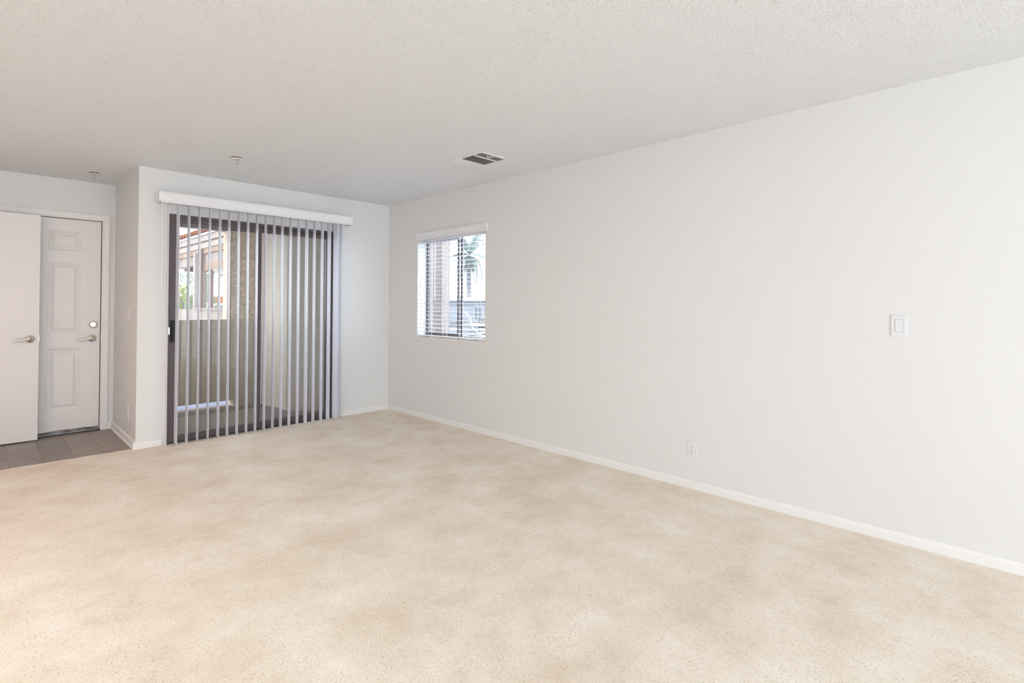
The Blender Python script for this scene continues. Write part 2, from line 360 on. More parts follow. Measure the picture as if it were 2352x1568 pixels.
def lever(parent, x, z, y, keyed):
    r = MB().lathe([(0, 0.0), (0, 0.033), (0.004, 0.033), (0.010, 0.030), (0.014, 0.020), (0.016, 0.013), (0.040, 0.012)], (0, -1, 0), (x, y, z)).build('lever_handle', M['nickel'], parent)
    r['label'] = 'satin nickel lever handle'
    b = MB().tube([(x + 0.004, y - 0.045, z), (x - 0.01, y - 0.047, z), (x - 0.05, y - 0.047, z - 0.004), (x - 0.118, y - 0.045, z - 0.012)], [0.0115, 0.011, 0.009, 0.0085], 14)
    b.lathe([(0, 0.0001), (0, 0.013), (0.018, 0.0135), (0.021, 0.011), (0.021, 0.0001)], (0, -1, 0), (x, y - 0.034, z)); b.build('lever', M['nickel'], r)
    if keyed:
        k = MB().lathe([(0, 0.007), (0.002, 0.0065), (0.002, 0.0001)], (0, -1, 0), (x, y - 0.055, z)); k.box(x - .0012, x + .0012, y - 0.0585, y - 0.056, z - .005, z + .005)
        k.build('keyhole', M['black'], r)
lever(d1, -2.661, 0.906, YF, False)
db = MB().lathe([(0, 0.0), (0, 0.034), (0.006, 0.033), (0.011, 0.028), (0.012, 0.024), (0.010, 0.0001)], (0, -1, 0), (-2.651, YF, 1.041)).build('deadbolt', M['nickel'], d1)
MB().box(-2.673, -2.629, YF - 0.030, YF - 0.010, 1.038, 1.047).build('thumb_turn', M['nickel'], db, bevel=0.003)
o = MB().box(-2.5915, -2.5885, D + 0.0, D + 0.03, 0.875, 0.94).build('strike_plate', M['nickel'], d1)

# plain door leaf standing open in front of it
d2 = struct(box(-3.853, -3.056, 0.952, 0.987, 0.010, 2.052).build('door_2', M['door'], bevel=0.0015), 'plain flat off white closet door standing open at left', 'door')
lever(d2, -3.115, 0.925, 0.952, True)
MB().box(-3.0565, -3.0545, 0.957, 0.982, 0.900, 0.955).build('latch_plate', M['nickel'], d2)
MB().tube([(-3.056, 0.9695, 0.927), (-3.046, 0.9695, 0.927)], 0.006, 10).build('latch_bolt', M['nickel'], d2)
for z in (0.25, 1.05, 1.85): MB().tube([(-3.860, 0.947, z - .045), (-3.860, 0.947, z + .045)], 0.006, 8).build('hinge', M['nickel'], d2)

# ------------------------------------------------------------------ sliding patio door (door_3)
d3 = bpy.data.objects.new('door_3', None); C.objects.link(d3); d3.location = (-1.484, 0.06, 0); struct(d3, 'dark bronze framed sliding glass patio door behind the vertical blind', 'door')
XL, XR, ZT = -2.268, -0.700, 2.058
fr = MB().box(XL, XL + 0.022, 0.012, 0.112, -0.02, ZT).box(XR - 0.022, XR, 0.012, 0.112, -0.02, ZT)
fr.box(XL + .022, XR - .022, 0.012, 0.112, ZT - 0.028, ZT).box(XL + .022, XR - .022, 0.012, 0.112, -0.03, 0.004)
fr.box(XL + .022, XR - .022, 0.058, 0.064, ZT - 0.045, ZT - .028).box(XL + .022, XR - .022, 0.058, 0.064, 0.004, 0.014)
fr.build('frame', M['bronze'], d3, bevel=0.0015)
def sash(name, x0, x1, y0, y1, zt, lst, rst):
    s = MB(); s.box(x0, x0 + lst, y0, y1, 0.006, zt).box(x1 - rst, x1, y0, y1, 0.006, zt)
    s.box(x0 + lst, x1 - rst, y0, y1, zt - 0.052, zt).box(x0 + lst, x1 - rst, y0, y1, 0.006, 0.066)
    o = s.build(name, M['bronze'], d3, bevel=0.0015)
    box(x0 + lst - .004, x1 - rst + .004, (y0 + y1) / 2 - .002, (y0 + y1) / 2 + .002, 0.062, zt - 0.048).build('pane', M['glass'], o)
    return o
sl = sash('sliding_panel', XL + 0.020, -1.462, 0.022, 0.052, ZT - 0.024, 0.055, 0.040)
sr = sash('fixed_panel', -1.492, XR - 0.016, 0.068, 0.098, ZT - 0.03, 0.040, 0.040)
hd = MB().box(-2.247, -2.200, 0.004, 0.022, 0.905, 1.105).box(-2.235, -2.212, -0.014, 0.004, 0.925, 0.94).box(-2.235, -2.212, -0.014, 0.004, 1.07, 1.085).box(-2.235, -2.218, -0.026, -0.014, 0.925, 1.085)
hd.build('pull_handle', M['black'], sl, bevel=0.002)
MB().box(-2.262, -2.250, -0.012, 0.018, 0.975, 1.040).build('latch', M['silver'], sl, bevel=0.001)

# ------------------------------------------------------------------ vertical blind
vb = thing('vertical_blind', 'white vertical vane blind with valance hanging across the sliding patio door', 'blind', (-1.46, -0.07, 2.13))
# crown shaped valance
prof = [(-0.125, 2.222), (-0.145, 2.222), (-0.146, 2.205), (-0.142, 2.185), (-0.137, 2.165), (-0.135, 2.150), (-0.139, 2.146), (-0.139, 2.140), (-0.134, 2.131), (-0.122, 2.131), (-0.120, 2.150)]
va = MB().prism(prof, lambda u, v, t: (t, u, v), -2.366, -0.556)
end = [(-0.001, 2.222), (-0.145, 2.222), (-0.142, 2.185), (-0.135, 2.150), (-0.139, 2.140), (-0.134, 2.131), (-0.020, 2.131), (-0.012, 2.138), (-0.016, 2.146), (-0.012, 2.156), (-0.004, 2.19)]
va.prism(end, lambda u, v, t: (t, u, v), -2.369, -2.355).prism(end, lambda u, v, t: (t, u, v), -0.567, -0.553)
va.build('valance', M['vinyl_white'], vb)
MB().box(-2.34, -0.58, -0.105, -0.070, 2.165, 2.205).build('headrail', M['vinyl_white'], vb)
vx = [-2.290, -2.214, -2.130, -2.046, -1.961, -1.877, -1.798, -1.714, -1.630, -1.547, -1.466, -1.383, -1.303, -1.219, -1.135, -1.050, -0.967, -0.881, -0.803, -0.728, -0.690, -0.643]
vr = [-2.75, 3.0, -0.5, -3.25, -3.75, -2.0, -3.5, -3.25, -4.5, -5.5, -5.5, -5.5, -6.0, -6.0, -6.5, -3.5, -7.0, -7.0, -2.5, 5, -52, -30]
me0 = None
def vane_mesh():
    mb = MB(); n = 6; W = 0.089; T = 0.0009
    pts = [(0.004 * (1 - (2 * i / n - 1) ** 2), -W / 2 + W * i / n) for i in range(n + 1)]
    pts = [(x * 0.45, y) for x, y in pts]; poly = [(x - T, y) for x, y in pts] + [(x + T, y) for x, y in reversed(pts)]
    return mb.prism(poly, lambda u, v, t: (u, v, t), 0.013, 2.158)
o0 = vane_mesh().build('vane', M['vane'], vb)
for i, (x, a) in enumerate(zip(vx, vr)):
    o = o0 if i == 0 else o0.copy()
    if i: C.objects.link(o)
    o.matrix_parent_inverse = Matrix.Translation(-vb.location)
    o.location = (x, -0.088, 0); o.rotation_euler = (0, 0, math.radians(a))
MB().tube([(-2.338, -0.118, 2.14), (-2.339, -0.120, 1.6), (-2.341, -0.120, 1.385)], 0.0042, 8).tube([(-2.341, -0.120, 1.40), (-2.341, -0.120, 1.37)], 0.006, 8).build('wand', M['vinyl_white'], vb)

# ------------------------------------------------------------------ window_1 in the right wall
w1 = bpy.data.objects.new('window_1', None); C.objects.link(w1); w1.location = (0.135, -1.15, 0.893); struct(w1, 'small dark framed sliding window in the right wall', 'window')
y0, y1, z0, z1 = -1.710, -0.594, 0.900, 1.998
f = MB().box(0.122, 0.154, y0, y0 + .030, z0, z1).box(0.122, 0.154, y1 - .020, y1, z0, z1).box(0.122, 0.154, y0 + .030, y1 - .020, z0, z0 + .020).box(0.122, 0.154, y0 + .030, y1 - .020, z1 - .025, z1)
f.build('frame', M['bronze'], w1)
f = MB().box(0.126, 0.138, y1 - .038, y1 - .020, z0 + .02, z1 - .025).box(0.126, 0.138, -1.166, -1.138, z0 + .02, z1 - .025).box(0.126, 0.138, -1.138, y1 - .038, z0 + .02, z0 + .045).box(0.126, 0.138, -1.138, y1 - .038, z1 - .05, z1 - .025)
o = f.build('sash', M['bronze'], w1); box(0.131, 0.133, -1.140, y1 - .036, z0 + .043, z1 - .048).build('pane', M['wglass'], o)
f = MB().box(0.140, 0.152, -1.204, -1.176, z0 + .02, z1 - .025); o = f.build('mullion', M['bronze'], w1)
box(0.145, 0.147, y0 + .028, -1.178, z0 + .018, z1 - .023).build('pane', M['wglass'], o)
struct(box(-0.004, 0.122, -1.712, -0.592, 0.888, 0.8985).build('trim_4', M['trim']), 'thin bright white sill under the small window blind', 'sill')

# ------------------------------------------------------------------ horizontal blind
hb = thing('horizontal_blind', 'white horizontal slat blind hanging in the small window of the right wall', 'blind', (0.0, -1.17, 2.0))
hp = [(-0.002, 2.050), (-0.030, 2.050), (-0.031, 2.035), (-0.028, 2.010), (-0.026, 1.992), (-0.029, 1.985), (-0.028, 1.972), (-0.016, 1.968), (-0.014, 1.985), (-0.002, 2.000)]
MB().prism(hp, lambda u, v, t: (u, t, v), -1.757, -0.588).build('valance', M['vinyl_white'], hb)
MB().box(0.006, 0.056, -1.700, -0.604, 1.955, 1.998).build('headrail', M['vinyl_white'], hb)
NS = 23; sl0 = None
for i in range(NS):
    z = 1.938 - i * 0.0447
    if sl0 is None:
        poly = [(-0.0255, -0.0012), (-0.012, 0.0006), (0, 0.0012), (0.012, 0.0006), (0.0255, -0.0012), (0.0255, 0.0014), (0.012, 0.0032), (0, 0.0038), (-0.012, 0.0032), (-0.0255, 0.0014)]
        sl0 = o = MB().prism(poly, lambda u, v, t: (u, t, v), -0.548, 0.548).build('slat', M['slat'], hb)
    else: o = sl0.copy(); C.objects.link(o)
    o.matrix_parent_inverse = Matrix.Translation(-hb.location); o.location = (0.031, -1.152, z); o.rotation_euler = (0, math.radians(-2.0), 0)
MB().box(0.006, 0.056, -1.700, -0.604, 0.9015, 0.917).build('bottom_rail', M['vinyl_white'], hb, bevel=0.002)
for y in (-0.785, -1.047, -1.313, -1.587):
    for x in (0.0045, 0.0575): box(x - .0011, x + .0011, y - .002, y + .002, 0.915, 1.960).build('ladder_cord', M['vinyl_white'], hb)
    MB().tube([(-0.0045, y, 0.8985 + .004), (0.006, y, 0.9025)], 0.004, 8).build('rail_button', M['plastic_slot'], hb)
MB().tube([(-0.004, -0.655, 1.96), (-0.004, -0.655, 1.50)], 0.0012, 6).tube([(-0.004, -0.655, 1.50), (-0.004, -0.655, 1.46), (-0.004, -0.655, 1.445)], [0.003, 0.006, 0.004], 8).tube([(-0.004, -0.640, 1.96), (-0.004, -0.640, 1.40)], 0.0012, 6).tube([(-0.004, -0.640, 1.40), (-0.004, -0.640, 1.36), (-0.004, -0.640, 1.345)], [0.003, 0.006, 0.004], 8).build('tilt_cord', M['vinyl_white'], hb)

# ------------------------------------------------------------------ wall plates
def plate_on(name, label, cat, org, U, N, kind, wdt=0.072, hgt=0.114):
    """U: unit vector along the wall, N: out of the wall"""
    U = Vector(U); N = Vector(N); Z = Vector((0, 0, 1)); O = Vector(org)
    t = thing(name, label, cat, org)
    fn = lambda a, h, z: tuple(O + U * a + N * h + Z * z)
    def b(a0, a1, h0, h1, zz0, zz1):
        return MB().add([fn(a, h, z) for a in (a0, a1) for h in (h0, h1) for z in (zz0, zz1)], [(0, 1, 3, 2), (4, 6, 7, 5), (0, 4, 5, 1), (2, 3, 7, 6), (0, 2, 6, 4), (1, 5, 7, 3)])
    b(-wdt / 2, wdt / 2, 0, 0.006, -hgt / 2, hgt / 2).build('plate', M['plastic'], t, bevel=0.003)
    if kind == 'rocker':
        b(-0.0185, 0.0185, 0.005, 0.0068, -0.035, 0.035).build('bezel', mat('bezel_grey', (0.5, 0.5, 0.53), 0.5), t)
        mb = MB(); vs = [fn(a, h, z) for a in (-0.0165, 0.0165) for h, z in ((0.004, -0.033), (0.0095, -0.033), (0.0072, 0), (0.0115, 0.033), (0.004, 0.033))]
        mb.add(vs, [(0, 1, 2, 3, 4), (5, 6, 7, 8, 9), (0, 1, 6, 5), (1, 2, 7, 6), (2, 3, 8, 7), (3, 4, 9, 8), (4, 0, 5, 9)]).build('rocker', M['plastic'], t)
    if kind == 'toggle':
        b(-0.004, 0.004, 0.006, 0.020, 0.002, 0.016).build('toggle', M['plastic'], t, bevel=0.001)
    if kind == 'outlet':
        b(-0.0165, 0.0165, 0.005, 0.0085, -0.033, 0.033).build('socket_face', M['plastic'], t, bevel=0.001)
        for s in (-0.0165, 0.0165):
            b(-0.0075, -0.0055, 0.0082, 0.0088, s + 0.001, s + 0.010).build('slot', M['plastic_slot'], t)
            b(0.0055, 0.0075, 0.0082, 0.0088, s + 0.002, s + 0.009).build('slot', M['plastic_slot'], t)
            MB().lathe([(0, 0.0030), (0.0004, 0.0030), (0.0004, 0.0001)], N, fn(0, 0.0084, s - 0.0065), 12).build('ground_hole', M['plastic_slot'], t)
    return t
plate_on('light_switch', 'white rocker switch plate high on the right wall near the right edge', 'switch', (0, -4.970, 1.155), (0, 1, 0), (-1, 0, 0), 'rocker')
plate_on('wall_outlet', 'white duplex outlet low in the middle of the long right wall', 'outlet', (0, -3.819, 0.269), (0, 1, 0), (-1, 0, 0), 'outlet')
plate_on('wall_outlet', 'small white cable outlet plate low on the right wall beneath the window', 'outlet', (0, -0.635, 0.270), (0, 1, 0), (-1, 0, 0), 'blank')
plate_on('light_switch', 'white toggle switch plate on the shaded entry side wall', 'switch', (-L, 0.335, 1.160), (0, 1, 0), (-1, 0, 0), 'toggle')
plate_on('wall_outlet', 'white outlet low on the shaded entry side wall below the switch', 'outlet', (-L, 0.328, 0.269), (0, 1, 0), (-1, 0, 0), 'outlet')

# ------------------------------------------------------------------ sprinklers and vent on the ceiling
def sprinkler(x, y, label):
    t = thing('fire_sprinkler', label, 'sprinkler', (x, y, H), group='ceiling fire sprinklers')
    MB().lathe([(-0.006, 0.034), (0.011, 0.034)], (0, 0, -1), (x, y, H)).build('gap_shadow_ring', M['dark'], t)  # near-black ring paints the shadow gap above the escutcheon
    MB().lathe([(0.012, 0.014), (0.010, 0.030), (0.008, 0.043), (0.011, 0.044), (0.014, 0.040), (0.016, 0.014), (0.012, 0.014)], (0, 0, -1), (x, y, H)).build('escutcheon', M['trim'], t)
    b = MB().lathe([(0.004, 0.012), (0.018, 0.011), (0.020, 0.006)], (0, 0, -1), (x, y, H), 14)
    b.tube([(x, y, H - .018), (x, y, H - .042)], [0.004, 0.0025], 8)
    for s in (-1, 1): b.tube([(x + s * .009, y, H - .016), (x + s * .013, y, H - .030), (x + s * .003, y, H - .046)], 0.0022, 8)
    b.build('sprinkler_body', M['nickel'], t)
    b = MB()
    for k in range(12):
        a = k * PI / 6; da = 0.16
        b.prism([(0, 0), (0.015 * math.cos(a - da), 0.015 * math.sin(a - da)), (0.015 * math.cos(a + da), 0.015 * math.sin(a + da))], lambda u, v, t_: (x + u, y + v, t_), H - .048, H - .0468)
    b.build('deflector', M['nickel'], t)
sprinkler(-1.990, -0.886, 'fire sprinkler head on the ceiling in front of the patio door')
sprinkler(-2.723, 0.603, 'fire sprinkler head on the entry alcove ceiling above the front door')

vt = thing('ceiling_vent', 'white ceiling air vent with dark louvres in three sections', 'vent', (-0.6, -2.29, H))
X0, X1, Y0, Y1 = -0.750, -0.450, -2.480, -2.090
a0, a1, b0, b1 = -0.728, -0.478, -2.450, -2.208
fr = MB()
z0v, z1v = H - 0.006, H
fr.box(X0, a0, Y0, Y1, z0v, z1v).box(a1, X1, Y0, Y1, z0v, z1v).box(a0, a1, Y0, b0, z0v, z1v).box(a0, a1, b1, Y1, z0v, z1v)
fr.build('frame', M['trim'], vt, bevel=0.002)
MB().box(a0, a1, -2.366, -2.356, H - .009, H - 0.001).build('divider', M['trim'], vt)
MB().box(-0.606, -0.598, b0, -2.366, H - .009, H - 0.001).build('divider', M['trim'], vt)
MB().box(a0, a1, b0, b1, H - 0.0012, H - 0.0004).build('duct', mat('duct_grey', (0.10, 0.09, 0.09), 0.8), vt)
lv = MB()
def louvre(mb, x0, x1, y0, y1, along_y):
    th = 0.0007
    if along_y: mb.prism([(-.003, -.0065), (.003, -.0015), (.003, -.0015 + th), (-.003, -.0065 + th)], lambda u, v, t: ((x0 + x1) / 2 + u, t, H + v), y0, y1)
    else: mb.prism([(-.003, -.0065), (.003, -.0015), (.003, -.0015 + th), (-.003, -.0065 + th)], lambda u, v, t: (t, (y0 + y1) / 2 + u, H + v), x0, x1)
k = 0
while a0 + .008 + k * .0105 < a1: x = a0 + .008 + k * .0105; louvre(lv, x, x, -2.356, b1, True); k += 1
k = 0
while -2.372 - k * .0105 > b0:
    y = -2.372 - k * .0105; louvre(lv, a0, -0.606, y, y, False); louvre(lv, -0.598, a1, y, y, False); k += 1
M['louvre'] = mat('louvre_grey', (0.70, 0.66, 0.65), 0.6)
o = lv.build('louvres', M['louvre'], vt); o['kind'] = 'stuff'
MB().prism([(-0.650, H - .004), (-0.640, H - .004), (-0.6445, H - .026)], lambda u, v, t: (u, t, v), -2.432, -2.428).build('damper_lever', M['trim'], vt)

# ------------------------------------------------------------------ patio outside the sliding door
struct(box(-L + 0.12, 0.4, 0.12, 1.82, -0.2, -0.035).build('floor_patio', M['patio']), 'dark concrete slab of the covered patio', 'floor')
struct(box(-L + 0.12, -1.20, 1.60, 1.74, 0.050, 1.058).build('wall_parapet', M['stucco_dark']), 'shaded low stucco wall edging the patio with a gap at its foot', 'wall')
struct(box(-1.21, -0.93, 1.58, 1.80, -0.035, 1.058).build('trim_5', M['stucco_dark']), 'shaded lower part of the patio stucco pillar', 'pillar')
struct(box(-1.285, -0.93, 1.62, 1.80, 1.058, 2.50).build('wall_pillar', M['stucco']), 'rough tan stucco pillar of the covered patio', 'pillar')
struct(box(-L + 0.12, 0.4, 0.12, 1.95, 2.50, 2.58).build('ceiling_patio', M['soffit']), 'soffit above the covered patio', 'ceiling')
pb = tag(wood and box(-L + 0.12, 0.3, 1.62, 1.78, 2.165, 2.50).build('patio_beam', M['post'], bevel=0.004), 'dark brown timber beam spanning the top of the patio opening', 'beam')
poly = [(-0.905, 1.80), (-0.885, 0.80), (-0.50, 0.46), (-0.28, 0.27), (-0.28, 0.12), (0.12, 0.12), (0.12, 1.80)]
struct(MB().prism(poly, lambda u, v, t: (u, v, t), -0.035, 2.50).build('wall_storage', M['storage']), 'smooth grey wall of the patio storage closet seen through the right pane', 'wall')

# ground outside
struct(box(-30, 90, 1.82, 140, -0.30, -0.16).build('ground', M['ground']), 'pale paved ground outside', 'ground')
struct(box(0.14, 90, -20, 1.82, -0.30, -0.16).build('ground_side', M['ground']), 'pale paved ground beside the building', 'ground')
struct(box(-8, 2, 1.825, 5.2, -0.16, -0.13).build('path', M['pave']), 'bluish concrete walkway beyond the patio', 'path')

# ------------------------------------------------------------------ neighbouring porch (plane x = 0.5, running away in y)
px0 = 0.5
nb = thing('porch_building', 'tan porch wing with tiled eave, timber posts and low wall beyond the patio', 'building', (px0, 10, -0.16))
def nbx(name, x0, x1, y0, y1, z0, z1, m, **k): return box(x0, x1, y0, y1, z0, z1).build(name, m, nb, **k)
nbx('fascia_board', px0 - .02, px0 + .02, 5.5, 13.0, 2.99, 3.045, M['bldg_w'])
nbx('fascia_board', px0 + .01, px0 + .05, 5.5, 13.0, 2.845, 2.985, M['fascia'])
nbx('soffit_board', px0 + .05, px0 + .10, 5.5, 13.0, 2.800, 2.845, M['beam'])
nbx('fascia_board', px0 + .03, px0 + .07, 5.5, 13.0, 2.670, 2.800, M['fascia'])
nbx('beam', px0 + .05, px0 + .25, 5.5, 13.0, 2.535, 2.665, M['beam'])
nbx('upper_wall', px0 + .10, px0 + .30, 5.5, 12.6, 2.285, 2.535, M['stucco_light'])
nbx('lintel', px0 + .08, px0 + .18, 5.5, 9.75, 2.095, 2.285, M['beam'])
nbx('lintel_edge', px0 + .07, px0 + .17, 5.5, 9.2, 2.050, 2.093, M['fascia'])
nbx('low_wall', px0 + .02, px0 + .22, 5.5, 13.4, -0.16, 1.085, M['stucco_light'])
nbx('window_sill', px0 - .02, px0 + .24, 5.5, 10.2, 1.085, 1.150, M['post'])
nbx('post', px0 + .0, px0 + .14, 9.58, 9.72, 1.150, 2.66, M['post'], bevel=0.01)
nbx('post', px0 + .02, px0 + .10, 8.86, 8.94, 1.150, 2.10, M['post'], bevel=0.01)
nbx('post', px0 + .0, px0 + .12, 10.14, 10.27, 1.150, 2.60, M['fascia'], bevel=0.01)
bk = struct(box(px0 + .45, px0 + 1.3, 13.0, 13.15, 2.24, 2.50).build('trim_6', M['post']), 'dark header board at the far end of the porch', 'beam')
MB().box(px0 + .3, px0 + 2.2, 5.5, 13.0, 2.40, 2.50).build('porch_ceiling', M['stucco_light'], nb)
# terracotta roof tiles along the eave, each a half round barrel
tl = None
for k in range(34):
    if tl is None:
        mb = MB(); n = 8; R = 0.10; vs = []
        for t in (0, 1):
            x = -0.06 + t * 0.60; z = 0.03 + t * 0.22; r = R - t * 0.01
            for rr_ in (r, r - .016): vs += [(x, rr_ * math.cos(PI * i / n), z + rr_ * math.sin(PI * i / n)) for i in range(n + 1)]
        q = n + 1; fs = []
        for i in range(n):
            fs += [(i, i + 1, 2 * q + i + 1, 2 * q + i), (q + i, q + i + 1, 3 * q + i + 1, 3 * q + i), (i, i + 1, q + i + 1, q + i), (2 * q + i, 2 * q + i + 1, 3 * q + i + 1, 3 * q + i)]
        tl = o = mb.add(vs, fs, True).build('roof_tile', M['tile'], nb)
    else: o = tl.copy(); C.objects.link(o)
    o.matrix_parent_inverse = Matrix.Translation(-nb.location); o.location = (px0 + random.uniform(-.01, .01), 5.6 + k * 0.22, 3.03); o.rotation_euler = (0, 0, random.uniform(-.03, .03))
MB().prism([(0.0, 3.045), (0.0, 3.06), (2.4, 3.95), (2.4, 3.90)], lambda u, v, t: (px0 + .03 + u, t, v), 5.5, 13.0).build('roof_deck', M['tile'], nb)

# ------------------------------------------------------------------ vegetation
def frond_mesh(Lf, droop, wid, nleaf=16):
    mb = MB(); pts = []
    for i in range(9):
        t = i / 8; pts.append(Vector((Lf * t * (1 - 0.25 * droop * t), 0, Lf * (0.42 * t - droop * t * t))))
    mb.tube(pts, [0.02 * (1 - .8 * i / 8) for i in range(9)], 4, caps=False)
    for k in range(nleaf):
        t = 0.15 + 0.85 * k / (nleaf - 1); i = min(int(t * 8), 7); p = pts[i].lerp(pts[i + 1], t * 8 - i)
        l = wid * math.sin(PI * min(1, .15 + .85 * (1 - t))) + .08 * wid; w_ = wid * 0.085
        for s in (-1, 1):
            tip = p + Vector((l * 0.45, s * l * 0.85, -l * 0.35)); side = Vector((w_, -s * w_ * .4, 0))
            mb.add([p - side, p + side, tip + side * .15, tip - side * .15], [(0, 1, 2, 3)])
    return mb
def palm(label, x, y, h, r_tr, Lf, m, nf=18, group=None, skirt=False, ztop=None):
    t = thing('palm_tree', label, 'palm tree', (x, y, -0.16), group=group)
    top = Vector((x, y, h))
    MB().tube([(x, y, -0.16), (x + .03, y, h * .35), (x - .02, y, h * .7), top], [r_tr * 1.25, r_tr, r_tr * .95, r_tr * .9], 12).build('trunk', M['trunk'], t)
    base = [frond_mesh(Lf, d, Lf * .30).build('frond', m, t) for d in (0.35, 0.75, 1.15)]
    rnd = random.Random(int(x * 100))
    for k in range(nf):
        b = base[k % 3]; o = b if k < 3 else b.copy()
        if k >= 3: C.objects.link(o)
        o.matrix_parent_inverse = Matrix.Translation(-t.location); o.location = top
        o.rotation_euler = (rnd.uniform(-.1, .1), (-0.75, -0.15, 0.45)[k % 3] * rnd.uniform(.6, 1.2), k * 2.399)
    if skirt:
        mb = MB()
        for k in range(40):
            a = k * 2.399; r1 = r_tr; l = Lf * rnd.uniform(.35, .55)
            p = top + Vector((math.cos(a) * r1, math.sin(a) * r1, -0.05 - .3 * rnd.random())); q = p + Vector((math.cos(a) * l * .5, math.sin(a) * l * .5, -l))
            sd = Vector((-math.sin(a), math.cos(a), 0)) * .05
            mb.add([p - sd, p + sd, q + sd * .3, q - sd * .3], [(0, 1, 2, 3)])
        mb.build('dry_skirt', M['skirt'], t)
    return t
palm('tall thin palm tree seen at the right end of the porch opening', 9.70, 38.4, 3.55, 0.13, 1.25, M['leaf_b'])
palm('distant palm tree left of the thinnest porch post', 10.15, 44.6, 3.1, 0.12, 1.1, M['leaf_b'])
palm('lower palm crown beside the tall thin palm', 9.25, 34.2, 2.25, 0.09, 0.7, M['leaf_b'], 12)
palm('broad fan palm with dry skirt seen through the small window', 16.3, 17.3, 4.05, 0.14, 1.55, M['leaf_hazy'], 26, skirt=True)

def leafy(name, label, cat, x, y, z, rx, rz, n, m, size, stem=True):
    t = thing(name, label, cat, (x, y, -0.16)); rnd = random.Random(int(abs(x) * 77 + y)); mb = MB()
    for k in range(n):
        u = rnd.uniform(-1, 1); a = rnd.uniform(0, 2 * PI); q = math.sqrt(1 - u * u); rr_ = rnd.uniform(.55, 1) ** .5
        p = Vector((x + rx * rr_ * q * math.cos(a), y + rx * rr_ * q * math.sin(a), z + rz * rr_ * u))
        d = Vector((rnd.gauss(0, 1), rnd.gauss(0, 1), rnd.gauss(0, 1))).normalized(); e = d.orthogonal().normalized()
        s = size * rnd.uniform(.6, 1.3)
        mb.add([p - e * s * .35, p + d * s, p + e * s * .35, p - d * s * .6], [(0, 1, 2, 3)])
    o = mb.build('foliage', m, t); o['kind'] = 'stuff'
    MB().tube([(x, y, -0.16), (x, y, z)], 0.06, 8).build('trunk', M['trunk'], t)
    return t
leafy('leafy_tree', 'soft green tree filling the left end of the porch opening', 'tree', 3.3, 22.5, 1.75, 1.1, 1.0, 3200, M['leaf_b'], 0.075)
leafy('leafy_tree', 'grey green tree between the pale post and the far left', 'tree', 4.4, 24.0, 1.1, 0.7, 0.85, 1500, M['leaf'], 0.07)
leafy('round_shrub', 'low round shrub on the horizon behind the porch posts', 'shrub', 8.0, 42.0, 1.15, 0.9, 0.75, 500, M['leaf'], 0.12)
leafy('round_shrub', 'dark green shrub at the foot of the tall thin palm', 'shrub', 9.6, 37.2, 0.75, 0.8, 0.55, 500, M['leaf'], 0.1)
t = thing('spiky_plant', 'bright yellow green spiky leaved plant just beyond the patio', 'plant', (1.18, 14.1, -0.16))
MB().tube([(1.18, 14.1, -.16), (1.19, 14.1, 1.5)], 0.03, 8).build('stem', M['black'], t)
lf = None
for k in range(26):
    if lf is None:
        mb = MB(); vs = []
        for i in range(6):
            s = i / 5; wv = 0.035 * math.sin(PI * (0.12 + .85 * s)); p = Vector((0.50 * s, 0, 0.30 * s - 0.34 * s * s))
            vs += [p + Vector((0, -wv, .004)), p + Vector((0, wv, .004)), p + Vector((0, 0, -.008))]
        fs = []
        for i in range(5): a = 3 * i; fs += [(a, a + 2, a + 5, a + 3), (a + 2, a + 1, a + 4, a + 5)]
        lf = o = mb.add(vs, fs).build('leaf', M['leaf_y'], t)
    else: o = lf.copy(); C.objects.link(o)
    o.matrix_parent_inverse = Matrix.Translation(-t.location); o.location = (1.19, 14.1, 1.22 + 0.50 * ((k * 7) % 26) / 26)
    o.rotation_euler = (0, -0.75 + 0.38 * (k % 5) + 0.1 * math.sin(k * 5), k * 2.399)

# distant cars and red roofed building at the horizon
def car(x, y, rz, m, label):
    t = thing('parked_car', label, 'car', (x, y, -0.16)); t.rotation_euler = (0, 0, rz)
    def put(o): o.matrix_parent_inverse = Matrix.Identity(4); return o
    prof = [(-2.1, .3), (-2.1, .75), (-1.9, .85), (-1.2, .92), (-.6, 1.4), (.7, 1.42), (1.3, .95), (2.0, .85), (2.15, .55), (2.15, .3)]
    put(MB().prism(prof, lambda u, v, s: (u, s, v), -.85, .85).build('body', m, t))
    put(MB().prism([(-1.1, .95), (-.58, 1.34), (.62, 1.36), (1.12, .97)], lambda u, v, s: (u, s, v), -.87, .87).build('side_glass', M['bldg_d'], t))
    for wx in (-1.35, 1.35):
        for wy in (-.8, .8): put(MB().tube([(wx, wy - .1, .32), (wx, wy + .1, .32)], .32, 14).build('wheel', M['black'], t))
car(5.7, 27.0, 0.5, M['car'], 'silver parked car far away beneath the palms')
car(7.0, 31.0, 0.4, mat('white_car', (.8, .8, .82), .3), 'white parked car far away at the right of the porch opening')
t = thing('red_roof_house', 'far low house with red tiled roof on the horizon', 'building', (14, 56, -0.16))
box(9, 22, 56, 62, -0.16, 1.25).build('wall', M['stucco_light'], t)
MB().prism([(8.6, 1.25), (22.4, 1.25), (20, 2.0), (11, 2.0)], lambda u, v, s: (u, s, v), 55.6, 62.4).build('roof', M['tile'], t)
for k in range(5): box(10 + 2.2 * k, 11 + 2.2 * k, 55.96, 56.0, .2, 1.0).build('window', M['bldg_d'], t)

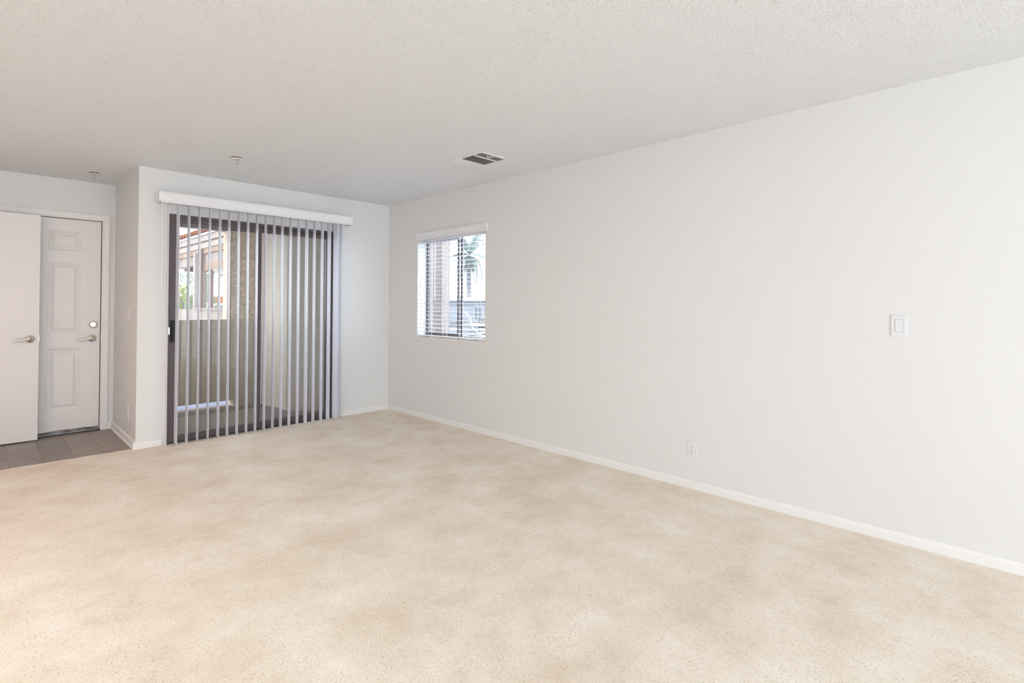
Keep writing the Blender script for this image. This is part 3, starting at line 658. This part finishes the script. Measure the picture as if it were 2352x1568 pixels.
# ------------------------------------------------------------------ outside the small window
cl = thing('stucco_column', 'square stucco column with a dark grey side just outside the small window', 'column', (2.3, 1.9, -0.16))
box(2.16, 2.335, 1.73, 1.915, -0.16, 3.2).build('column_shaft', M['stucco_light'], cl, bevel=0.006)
o = box(2.145, 2.175, 1.75, 1.905, -0.16, 3.2).build('dark_side', M['post'], cl, bevel=0.003); o['label'] = 'darker grey layer over the column side'  # thin slab added to make this column face darker
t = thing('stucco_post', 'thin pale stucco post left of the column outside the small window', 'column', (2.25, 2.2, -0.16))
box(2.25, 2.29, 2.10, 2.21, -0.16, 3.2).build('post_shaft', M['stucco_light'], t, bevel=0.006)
bd = thing('apartment_building', 'pale blue grey apartment building low behind the small window blind', 'building', (13, 13.5, -0.16))
# facade runs square to the view through the window
A = Vector((9.0, 15.2, 0)); B = Vector((15.0, 9.2, 0)); Uv = (B - A).normalized(); Nv = Vector((Uv.y, -Uv.x, 0))
if Nv.dot(Vector((-3.4, -5.4, 0)) - A) < 0: Nv = -Nv
def fb(a0, a1, h0, h1, z0, z1, name, m):
    vs = [tuple(A + Uv * a + Nv * h + Vector((0, 0, z))) for a in (a0, a1) for h in (h0, h1) for z in (z0, z1)]
    return MB().add(vs, [(0, 1, 3, 2), (4, 6, 7, 5), (0, 4, 5, 1), (2, 3, 7, 6), (0, 2, 6, 4), (1, 5, 7, 3)]).build(name, m, bd)
fb(-1, 9.5, -3, 0, -0.16, 1.42, 'wall', M['bldg'])
fb(-1.2, 9.7, -3.2, .3, 1.42, 1.60, 'roof_edge', M['bldg_w'])
for a in (0.6, 2.4, 4.4, 6.2):
    f_ = fb(a - .05, a + .40, 0, .03, .55, 1.22, 'window', M['bldg_w'])
    for k in (0, 1):
        vs = [tuple(A + Uv * aa + Nv * h + Vector((0, 0, z))) for aa in (a + .19 * k, a + .155 + .19 * k) for h in (.03, .035) for z in (.6, 1.17)]
        MB().add(vs, [(0, 1, 3, 2), (4, 6, 7, 5), (0, 4, 5, 1), (2, 3, 7, 6), (0, 2, 6, 4), (1, 5, 7, 3)]).build('pane', M['bldg_d'], f_)
fb(-1, 9.5, .5, .62, 0.10, 0.24, 'balcony_rail', M['bldg_w']); fb(-1, 9.5, .5, .6, -.16, .08, 'balcony_wall', M['bldg'])
fb(-1, 9.5, .3, .34, .38, .46, 'balcony_rail', M['post'])
# stair with curved white stringer
st = thing('outdoor_stair', 'outdoor stair with curved white stringer at the lower right of the small window', 'stairs', (2.6, 1.3, -0.16))
pth = [(2.38, 1.53, 1.16), (2.44, 1.47, 1.13), (2.49, 1.41, 1.06), (2.52, 1.38, .98), (2.53, 1.37, .90), (2.545, 1.355, .84), (2.60, 1.30, .78), (2.70, 1.20, .66), (2.85, 1.05, .45), (3.0, .9, .1), (3.05, .85, -.16)]
MB().tube(pth, 0.018, 10).build('stringer', M['bldg_w'], st)
for k in range(6):
    p = Vector(pth[min(3 + k, 9)]); box(p.x, p.x + .5, p.y - .02, p.y + .22, p.z - .10, p.z - .06).build('tread', M['bldg_w'], st)
box(2.9, 3.0, 1.5, 1.6, -0.16, 1.0).build('newel_post', M['post'], st)
